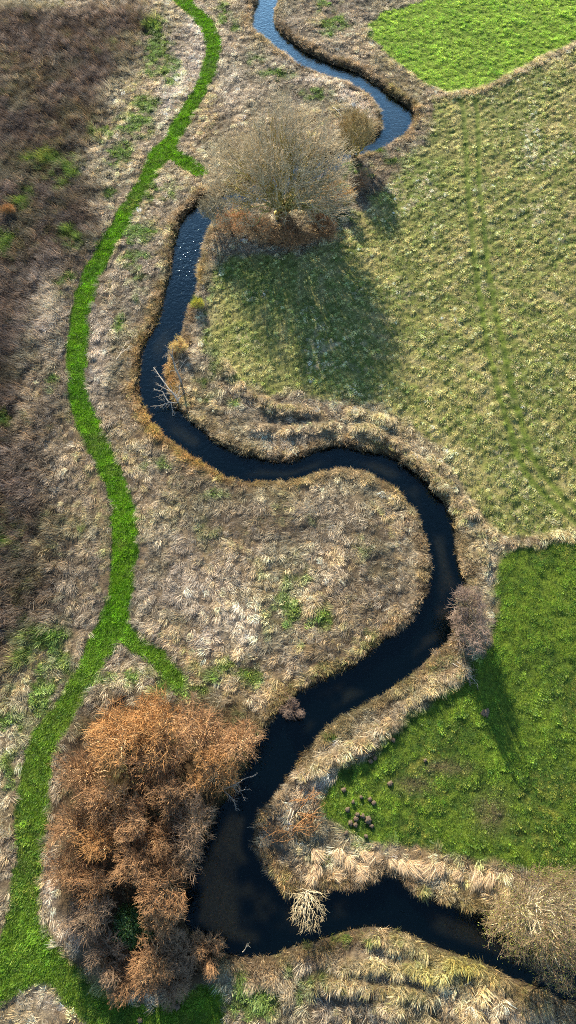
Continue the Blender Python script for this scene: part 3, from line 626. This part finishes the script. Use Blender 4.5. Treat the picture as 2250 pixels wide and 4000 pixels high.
# shrubs: five shapes, reused
def shrub(seed, n=1500, rx=2.0, h=2.6, tw=.015, **k):
    q = np.random.default_rng(seed*3+1); bl = [(0, 0, h*.38, rx*.8, rx*.8, h*.42, 2.2)]
    for i in range(7):
        a = i*.9+q.uniform(-.4, .4); d = rx*q.uniform(.3, .85); f = q.uniform(.3, .5)*rx
        bl.append((d*math.cos(a), d*math.sin(a), h*q.uniform(.35, .8)-.1*d, f, f, f*1.25, .8))
    return woody(seed, bl, n, tw=tw, **k)
def asmesh(dt): return [mk_mesh(nm, d_[0], d_[1], d_[2]) for nm, d_ in zip(('trunk', 'limbs', 'twigs'), dt[:3])]
SH = [asmesh(shrub(100+i, n=(380, 330, 300, 340)[i], rx=2.0, h=(5.5, 5.0, 4.5, 5.8)[i], r0=.075, tw=.011, counts=(9, 44, 150), twl=.6, nt_=3, spread0=.35)) for i in range(4)]
SL = [asmesh(shrub(130+i, n=480, rx=2.0, h=2.2, r0=.05, tw=.011, counts=(12, 50, 200), twl=.5, nt_=3, spread0=.8)) for i in range(2)]
def twm(name, c): return bark(name, c, var=.25)
t_or = twm('orange_twigs', lin(176, 132, 82)); t_br = twm('brown_twigs', lin(136, 104, 72)); t_tn = twm('tan_twigs', lin(172, 134, 94)); t_gr = twm('grey_twigs', lin(144, 120, 94)); t_pu = twm('purplish_twigs', lin(140, 120, 104)); t_gd = twm('russet_twigs', lin(156, 118, 80))
G = 'bare willow bushes of the thicket beside the river'
thk = [  # D x, D y, radius m, height factor, shape, twig colour, label
 (300, 1860, 3.3, 1.25, 0, t_or, 'large orange bare willow bush at the upper left corner of the thicket'),
 (385, 1815, 3.2, 1.25, 3, t_or, 'tall bright orange willow bush in the top middle of the thicket'),
 (395, 1920, 2.9, 1.15, 1, t_gd, 'orange-brown bare bush just below the tall orange one in the thicket top'),
 (500, 1835, 2.7, 1.1, 2, t_tn, 'tan-orange willow bush at the top right of the thicket near the dead grass'),
 (590, 1870, 2.4, 1.05, 1, t_tn, 'rightmost tan willow bush of the thicket, reaching over the river'),
 (540, 1935, 2.4, 1.0, 0, t_or, 'russet bush with twigs hanging over the river, below the rightmost bush'),
 (205, 1945, 2.3, .95, 2, t_br, 'brown bush on the left rim of the thicket, at the path, upper part'),
 (245, 2015, 2.2, 1.15, 3, t_tn, 'pinkish tan fan-shaped bush left of centre in the upper thicket'),
 (420, 2005, 1.9, 1.3, 3, t_tn, 'brightest tan fan-shaped bush, upper centre of the thicket'),
 (330, 2070, 2.1, 1.2, 0, t_tn, 'tan bush with forked pale limbs in the very centre of the thicket'),
 (180, 2075, 2.1, .85, 1, t_br, 'dark brown low bush on the left rim of the thicket, middle part'),
 (480, 2075, 2.4, 1.05, 1, t_gr, 'grey-brown bush on the right rim of the thicket above the wide bend'),
 (250, 2120, 1.9, 1.1, 2, t_or, 'orange fan bush left of the thicket centre'),
 (390, 2125, 2.0, 1.15, 0, t_br, 'brown willow bush right of centre, halfway down the thicket'),
 (325, 2175, 1.9, 1.2, 3, t_tn, 'pale-limbed tan bush just under the thicket centre'),
 (465, 2155, 1.9, .95, 2, t_gr, 'greyish bush at the water, right rim, lower half of the thicket'),
 (170, 2190, 2.0, .8, 2, t_br, 'russet low bush on the left rim beside the pale dead grass'),
 (235, 2225, 2.0, .95, 1, t_gd, 'russet brown bush, lower left inside the thicket'),
 (405, 2235, 2.4, 1.2, 0, t_gd, 'wide russet bush above the green brambles, lower right of the thicket'),
 (405, 2310, 1.8, 1.0, 3, t_tn, 'tan-grey bush leaning over the water right of the brambles'),
 (230, 2310, 2.1, .7, 1, t_gr, 'grey-tan bush left of the green brambles'),
 (375, 2440, 2.0, .9, 3, t_gd, 'orange fan-shaped bush below the green brambles'),
]
r2 = np.random.default_rng(5)
for i, (px, py, rd_, hf, k, tm, lb) in enumerate(thk):
    sc = rd_/2.15; hh = (5.5, 5.0, 4.5, 5.8)[k]*.5*hf
    plant('willow_bush', (px, py), lb, 'bush', SH[k], (m_dark, twm('limb_tan', lin(214, 178, 132)), tm), G, rz=float(r2.uniform(0, 6.28)), sc=(sc, sc, sc*.35+.65*hf), zc=hh)
low = [
 (268, 2400, 1.9, .8, 0, t_gr, 'low grey-brown scrub at the bottom left of the thicket'), (320, 2462, 1.8, .6, 1, t_br, 'low brown scrub at the lowest edge of the thicket by the shaded path'),
 (450, 2400, 1.9, .9, 1, t_gr, 'low tangled grey scrub between brambles and river bend'), (520, 2395, 1.5, .8, 0, t_tn, 'small tan bush at the water edge in the wide bend'), (440, 2470, 1.6, .6, 0, t_gr, 'low pale scrub at the bottom right of the thicket')]
for px, py, rd_, hf, k, tm, lb in low:
    sc = rd_/2.1; plant('low_scrub', (px, py), lb, 'scrub', SL[k], (m_dark, t_br, tm), 'low scrub round the foot of the thicket', rz=float(r2.uniform(0, 6.28)), sc=(sc, sc, hf), zc=.8*hf)
oth = [
 (585, 562, 2.5, 1.05, 0, twm('peach_twigs', lin(216, 168, 118)), 'bright orange-tan bush on the bank at the left foot of the great willow'), (652, 580, 2.6, 1.0, 1, twm('ginger_twigs', lin(180, 146, 104)), 'ginger bush in front of the great willow trunk, left side'),
 (728, 598, 2.7, 1.0, 0, t_br, 'dark brown bush in front of the great willow trunk'), (808, 572, 2.6, 1.0, 1, t_br, 'brown bush at the right foot of the great willow'),
 (835, 490, 2.6, 1.15, 0, twm('honey_twigs', lin(176, 142, 88)), 'honey-coloured bush on the right bank beside the great willow'), (905, 455, 1.8, .8, 1, t_gr, 'small dark bush right of the great willow, on the field side')]
for px, py, rd_, hf, k, tm, lb in oth:
    sc = rd_/2.1; plant('bank_bush', (px, py), lb, 'bush', SL[k], (m_dark, t_tn, tm), 'bushes at the foot of the great willow', rz=float(r2.uniform(0, 6.28)), sc=(sc, sc, hf), zc=.9*hf)
for px, py, rd_, hf, k, tm, lb in [(1172, 1520, 2.0, 1.35, 0, t_pu, 'purplish grey bare bush leaning over the right bank, upper one of the pair'), (1182, 1590, 2.3, 1.35, 1, t_pu, 'purplish brown bare bush on the right bank, lower one of the pair')]:
    sc = rd_/2.1; plant('riverside_bush', (px, py), lb, 'bush', SH[k], (m_grey, m_grey, tm), 'purplish bushes on the right bank', rz=float(r2.uniform(0, 6.28)), sc=(sc, sc, hf*.85), zc=2.2)
plant('riverside_bush', (733, 1783), 'small dark bush with purple-grey twigs hanging over the river above the thicket', 'bush', SL[0], (m_dark, t_pu, t_pu), None, sc=(.5, .5, .8), zc=.8)
plant('yellow_bush', (497, 762), 'small round yellow-green bush on the right bank of the upper straight', 'bush', SL[1], (m_dark, t_tn, twm('lime_twigs', lin(182, 178, 70))), None, sc=(.45, .45, .6), zc=.6)
plant('yellow_bush', (450, 872), 'round straw-yellow bush on the bank just above the dead tree', 'bush', SL[0], (m_dark, t_tn, twm('straw_twigs', lin(216, 188, 118))), None, sc=(.5, .5, .6), zc=.6)
plant('rust_bush', (22, 531), 'single rusty orange tussock-like bush in the brown reeds at the left edge', 'bush', SL[1], (m_dark, t_or, t_or), None, sc=(.5, .5, .7), zc=.6)

# pale fan of shoots over the lower river
W = woody(41, [(0, -1.4, 1.7, 1.5, 1.4, .9, 3), (0, -.3, 1.5, 1.5, .7, .5, 1)], 110, r0=.035, tw=.009, counts=(13, 32, 60), twl=.45, nt_=2, spread0=.1, lift=.2)
plant('coppiced_willow', (772, 2241), 'small coppiced willow with a fan of cream shoots over the dark water', 'bush', W[:3], (m_pale, bark('cream_bark', lin(188, 172, 138)), twm('cream_twigs', lin(172, 156, 120))))
# half-leafy tree over the lower right river
W = woody(42, [(0, .3, 5.2, 4.6, 4.0, 3.6, 4), (-2.2, -1.0, 4.2, 3.0, 2.4, 2.2, 1.5), (1.0, -3.2, 3.8, 2.4, 2.4, 2.4, 1.4), (3, 1, 4.5, 3.2, 3.0, 2.6, 1.5)], 1300, r0=.16, tw=.0125, counts=(8, 50, 300), twl=.6, nt_=3, spread0=.3)
lv_ = leafset(5, W[3], 9500, .05, .28)
plant('alder_tree', (1368, 2305), 'spreading tree with few yellow-green leaves over the river at the lower right edge', 'tree', W[:3], (m_grey, bark('pale_bark', lin(200, 184, 150)), twm('alder_twigs', lin(132, 112, 84))), zc=4.0, sc=.84, leaves=(lv_, leaf_mat('yellow_leaf', lin(146, 150, 62))))
# brambles
def bramble(D, rad, hgt, label, seed, n):
    x, y = map(float, at(*D)); e = thing('bramble', x, y, zat(x, y), label, 'brambles'); r = np.random.default_rng(seed)
    d = unit(r.normal(0, 1, (700, 3))); d[:, 2] = np.abs(d[:, 2]); P = d*r.uniform(.5, 1, (700, 1))*np.array([rad, rad*.8, hgt])*(.75+.4*noise(d[:, 0]*3, d[:, 1]*3, .8, seed)[:, None])
    add_obj('leaves', mk_mesh('leaves', *leafset(seed, P, n, .085, .12)), leaf_mat('bramble_leaf', lin(62, 92, 40)), e)
    n_ = 60; q = P[:n_]; pl = hermite(q*0+np.array([0, 0, -.1]), q, unit(q+np.array([0, 0, 1.2])), unit(q*np.array([1, 1, -.3])), 5, r, .03)
    tv, tf, tc = tubes(pl, np.full((n_, 5), .014), 3); add_obj('canes', mk_mesh('canes', tv, [tf], tc), m_dark, e)
bramble((345, 2325), 1.9, 2.2, 'dark green leafy bramble mound in the lower part of the thicket', 71, 9000)
bramble((285, 2455), .6, .7, 'small dark green bramble at the bottom edge of the thicket', 72, 1500)

# dead branches drawn as limbs with side twigs
def deadwood(name, paths, label, cat_, mat, seed, dens=2.2, tl=.8, group=None, part='limb'):
    """paths: [(list of (Dx, Dy, z)), radius]"""
    r = np.random.default_rng(seed); x0 = y0 = None; parts = []; tw = []
    for P, rad in paths:
        W_ = np.array([[*map(float, at(a, b, c)), c] for a, b, c in P])
        if x0 is None: x0, y0 = W_[0, 0], W_[0, 1]
        W_ = smooth(W_, 4); W_[1:-1] += r.normal(0, .02, W_[1:-1].shape)
        W_[:, :2] -= (x0, y0)
        parts.append(tubes(W_[None], np.linspace(rad, max(rad*.3, .012), len(W_))[None], 6, None, seed))
        L = np.linalg.norm(np.diff(W_, axis=0), axis=1).sum(); k = int(L*dens)
        for _ in range(k):
            t = r.uniform(.2, 1)*(len(W_)-1.01); i = int(t); p_ = W_[i]*(1-(t-i))+W_[i+1]*(t-i); d = unit(W_[i+1]-W_[i])
            d = unit(d*.7+unit(r.normal(0, 1, 3))*.8); l = tl*r.uniform(.4, 1.2)*(1.2-t/len(W_)*.6); q1 = p_+d*l*.5; q2 = q1+unit(d+r.normal(0, .35, 3))*l*.5
            tw.append(([p_, q1, q2], [rad*.28+.006, rad*.2+.005, .007]))
            for _ in range(3):
                d3 = unit(d+r.normal(0, .6, 3)); b0 = p_+(q1-p_)*r.uniform(.4, 1) if r.random() < .5 else q1+(q2-q1)*r.uniform(0, 1); l3 = l*.5*r.uniform(.5, 1.2)
                tw.append(([b0, b0+d3*l3*.5, b0+unit(d3+r.normal(0, .3, 3))*l3], [.011, .009, .006]))
    e = thing(name, x0, y0, 0, label, cat_, group)
    if tw and len(tw) < 60:
        parts.append(tubes(np.array([a for a, b in tw]), np.array([b for a, b in tw]), 3, None, seed+1)); tw = []
    v, f, c = cat(parts); add_obj(part, mk_mesh(part, v, f, c), mat, e)
    if tw:
        v, f, c = tubes(np.array([a for a, b in tw]), np.array([b for a, b in tw]), 3, None, seed+1); add_obj('twigs', mk_mesh('twigs', v, [f], c), mat, e)
    return e
m_dead = bark('dead_wood', lin(144, 134, 118), var=.2)
deadwood('dead_tree', [([(456, 963, 0), (449, 944, 1.2), (441, 925, 2.2), (436, 906, 3.0), (430, 890, 3.6)], .13), ([(436, 906, 3.0), (428, 888, 3.7), (419, 874, 4.2)], .05), ([(433, 896, 3.4), (420, 893, 3.6), (408, 899, 3.6)], .04), ([(438, 915, 2.6), (434, 890, 3.7), (433, 868, 4.4)], .045), ([(446, 935, 1.6), (462, 912, 2.0), (476, 898, 2.3)], .04)],
         'bleached grey dead tree standing on the inner bank at the sharp middle bend', 'dead tree', m_dead, 81, 3.0, .7)
deadwood('fallen_tree', [([(449, 1012, 0), (440, 995, .7), (421, 973, 1.0), (404, 950, 1.2), (386, 924, 1.3)], .10), ([(447, 1012, 0), (428, 1012, .3), (416, 1000, .5), (408, 985, .7), (388, 981, .8)], .07), ([(445, 1014, 0), (424, 1013, .1), (400, 1021, -.1), (378, 1022, -.3)], .045), ([(430, 1013, .1), (433, 1028, -.1), (434, 1046, -.4)], .035), ([(440, 1000, .6), (450, 985, 1.2), (452, 965, 1.6)], .04), ([(428, 985, .9), (405, 972, 1.1), (392, 968, 1.1)], .035), ([(446, 1008, .2), (452, 1000, .8), (456, 992, 1.3)], .10)],
         'pale fallen tree with branches reaching left over the water at the middle bend', 'fallen tree', bark('silver_wood', lin(148, 140, 126), var=.15), 82, 3.6, .9)
deadwood('fallen_branch', [([(838, 270, .5), (848, 277, .6), (857, 289, .5), (859, 303, .4)], .07), ([(848, 277, .6), (862, 272, .6), (868, 279, .4)], .04)], 'grey bare branch lying on the grassy spit behind the small round tree', 'branch', m_pale, 83, .6, .5)
deadwood('fallen_branch', [([(292, 905, .3), (302, 890, .4), (312, 872, .4), (318, 860, .3)], .05), ([(302, 890, .4), (318, 878, .5), (326, 868, .4)], .04)], 'bleached branch lying in the straw between the mown path and the river', 'branch', m_pale, 84, 4, .9)
deadwood('overhanging_branch', [([(560, 1985, 2.0), (590, 1975, 2.2), (618, 1958, 2.0), (642, 1950, 1.8)], .05), ([(565, 1990, 2.0), (580, 2005, 2.0), (590, 2022, 1.6), (594, 2040, 1.2)], .045), ([(585, 1978, 2.1), (600, 1990, 2.0), (620, 1985, 1.8)], .035)], 'white-grey twiggy branch stretching from the thicket over the dark river', 'branch', bark('silver_wood', lin(148, 140, 126)), 85, 4.5, .8)
deadwood('broken_branch', [([(1139, 1669, .3), (1160, 1682, .5), (1180, 1698, .5), (1202, 1722, .3)], .05), ([(1150, 1665, .4), (1170, 1680, .5), (1178, 1700, .4), (1184, 1720, .2)], .05), ([(1145, 1680, .3), (1165, 1692, .4), (1190, 1705, .3)], .04)], 'heap of grey broken branches on the meadow edge below the purplish bushes', 'branches', m_dead, 86, 6, .9)
pil = []
r3 = np.random.default_rng(17)
for k in range(46):
    cx_, cy_ = (772+r3.uniform(-26, 26), 2040+r3.uniform(-38, 60)) if k < 32 else (692+r3.uniform(-22, 26), 2095+r3.uniform(-16, 16))
    a = r3.uniform(-.5, .9)+(0 if k % 3 else 1.2); L = r3.uniform(18, 38); b_ = r3.uniform(-9, 9); zz = r3.uniform(.3, .9)
    pil.append(([(cx_-L*math.cos(a), cy_+L*math.sin(a)*.7, .15), (cx_-L*.3*math.cos(a)+b_*.4, cy_+L*.3*math.sin(a)+b_, zz), (cx_+L*.4*math.cos(a), cy_-L*.4*math.sin(a)+b_, zz+.1), (cx_+L*math.cos(a), cy_-L*math.sin(a)*.7, .2)], r3.uniform(.02, .04)))
deadwood('brushwood_pile', pil, 'heap of cut orange-brown willow branches on the inner bank of the lower bend', 'brushwood', twm('cut_willow', lin(146, 108, 68)), 87, 1.3, .6, part='branches')
deadwood('split_log', [([(734, 2033, .5), (728, 2050, .55), (722, 2068, .5)], .09)], 'thick pale grey split log, left one of two on the brushwood heap', 'log', m_pale, 88, 0, .1)
deadwood('split_log', [([(739, 2040, .6), (734, 2055, .6), (728, 2070, .55)], .06)], 'thin white split log, right one of two on the brushwood heap', 'log', m_pale, 89, 0, .1)
deadwood('driftwood_stick', [([(596+14, 2395, -.1), (618, 2385, .3), (622, 2372, .6)], .035)], 'pale stick poking up from the bank under the wide river bend', 'stick', m_pale, 90, 1.5, .5)
deadwood('driftwood_stick', [([(642, 2082, -.3), (630, 2081, -.35), (621, 2082, -.45)], .025)], 'thin white stick lying in the water off the brushwood bank', 'stick', m_pale, 91, 1.2, .3)

# molehills
m_soil = bark('molehill_soil', lin(94, 80, 62), scale=14, var=.4)
hills = [(926, 2062, .40, 'largest round molehill of the cluster in the green meadow near the brushwood'), (866, 1987, .27, 'molehill touching the end of the pale straw strip'), (888, 2018, .22, 'small molehill alone left of the meadow cluster, upper row'),
 (909, 2005, .2, 'faint small molehill above the meadow cluster'), (931, 2011, .24, 'left one of two neighbouring molehills above the cluster'), (940, 2020, .25, 'right one of two neighbouring molehills above the cluster'),
 (874, 2037, .26, 'dark molehill at the upper left of the cluster'), (900, 2049, .24, 'molehill just above the second largest one'), (895, 2060, .31, 'second largest molehill, left of the largest one'), (913, 2053, .27, 'molehill directly up left of the largest one'),
 (882, 2071, .28, 'left one of the lowest pair of molehills'), (894, 2075, .26, 'right one of the lowest pair of molehills'), (935, 2078, .24, 'small molehill just below the largest one'), (871, 2096, .24, 'dark molehill alone below the cluster'), (921, 2104, .22, 'small molehill by the row of straw tussocks, right side'),
 (944, 1907, .24, 'molehill by the straw ridge, upper of two'), (932, 1915, .26, 'molehill by the straw ridge, lower of two'), (982, 1971, .30, 'brown molehill alone in the middle of the meadow, right of the pale straw strip'), (990, 1862, .27, 'grey molehill beside the upper end of the dead grass ridge'),
 (1070, 1913, .20, 'tiny molehill far out in the shaded green meadow'), (1219, 1795, .45, 'wide flat dark molehill in the right part of the shaded meadow'), (447, 2532, .30, 'brown molehill on the shaded mown path below the thicket'), (353, 2566, .25, 'brown molehill at the very bottom edge on the mown path')]
for i, (a, b, rd_, lb) in enumerate(hills):
    rd_ *= .68; r = np.random.default_rng(300+i); x, y = map(float, at(a, b)); nr, ns = 7, 18; V = []
    for q in range(nr):
        f = q/(nr-1); rr = rd_*(1-f)*1.1+.001; zz = rd_*.28*math.sin(f*math.pi/2)
        for s_ in range(ns):
            t = s_*2*math.pi/ns; k = 1+.24*r.normal(); V.append([rr*k*math.cos(t), rr*k*math.sin(t), zz*(1+.1*r.normal())+(-.08 if q == 0 else .14)])
    idx = np.arange(nr*ns).reshape(nr, ns); A_ = idx[:-1]; B_ = idx[1:]
    F = np.stack([A_, np.roll(A_, -1, 1), np.roll(B_, -1, 1), B_], -1).reshape(-1, 4)
    o = add_obj('molehill', mk_mesh('molehill', np.array(V), [F], np.repeat(r.uniform(.6, 1.2, (nr*ns, 1)), 3, 1)), m_soil); o.location = (x, y, zat(x, y)+.02)
    tag(o, lb, 'molehill', 'molehills')

# single big grass tussocks along the ditch
def straw_mat(name, c): return leaf_mat(name, c)
m_tus = straw_mat('tussock_straw', lin(208, 182, 142))
tus = [tuft(700+i, 260, 1.15, .035, .45, .9, 1.3, .32, var=.3) for i in range(4)]
tm_ = [mk_mesh('grass_tussock', *t_) for t_ in tus]
T = [(857, 2139, 'biggest straw tussock left of the ditch mouth, top row'), (876, 2160, 'wide straw tussock just below the biggest one'), (913, 2146, 'twiggy straw tussock in the top row, between two denser ones'), (941, 2151, 'dense pale tussock in the top row, fourth from the left'),
 (962, 2160, 'pale tussock at the upper tip of the ditch bay'), (903, 2184, 'slanting straw tussock in the lower row, left of two'), (923, 2192, 'slanting straw tussock in the lower row, right of two'), (843, 2203, 'ragged tussock in the dark hollow behind the fan-shaped willow'),
 (792, 2142, 'straw tussock right of the brushwood heap'), (788, 2203, 'long straw tussock hanging down above the fan-shaped willow'), (799, 2178, 'straw tussock up right of the fan-shaped willow, middle height'), (985, 2166, 'bright tussock above the inlet of the lower river'),
 (1012, 2170, 'large bright tussock at the left end of the meadow rim row'), (1035, 2176, 'second bright tussock of the meadow rim row'), (1066, 2174, 'third bright tussock of the meadow rim row'), (1090, 2178, 'fourth bright tussock of the meadow rim row'), (1114, 2176, 'fifth bright tussock of the meadow rim row, by the gap'),
 (1160, 2196, 'first tussock right of the gap in the meadow rim row'), (1204, 2194, 'tussock midway between the gap and the leafy tree'), (1236, 2200, 'tussock at the left edge of the leafy tree')]
for i, (a, b, lb) in enumerate(T):
    x, y = map(float, at(a, b, .4)); o = bpy.data.objects.new('grass_tussock', tm_[i % 4]); col.objects.link(o)
    if not len(tm_[i % 4].materials): tm_[i % 4].materials.append(m_tus)
    o.location = (x, y, zat(x, y)); o.rotation_euler.z = float(r2.normal(-1.5, .9)); q = float(r2.uniform(.6, 1.05)); o.scale = (q*float(r2.uniform(.8, 1.2)), q, q); tag(o, lb, 'tussock', 'straw tussocks along the lower ditch')
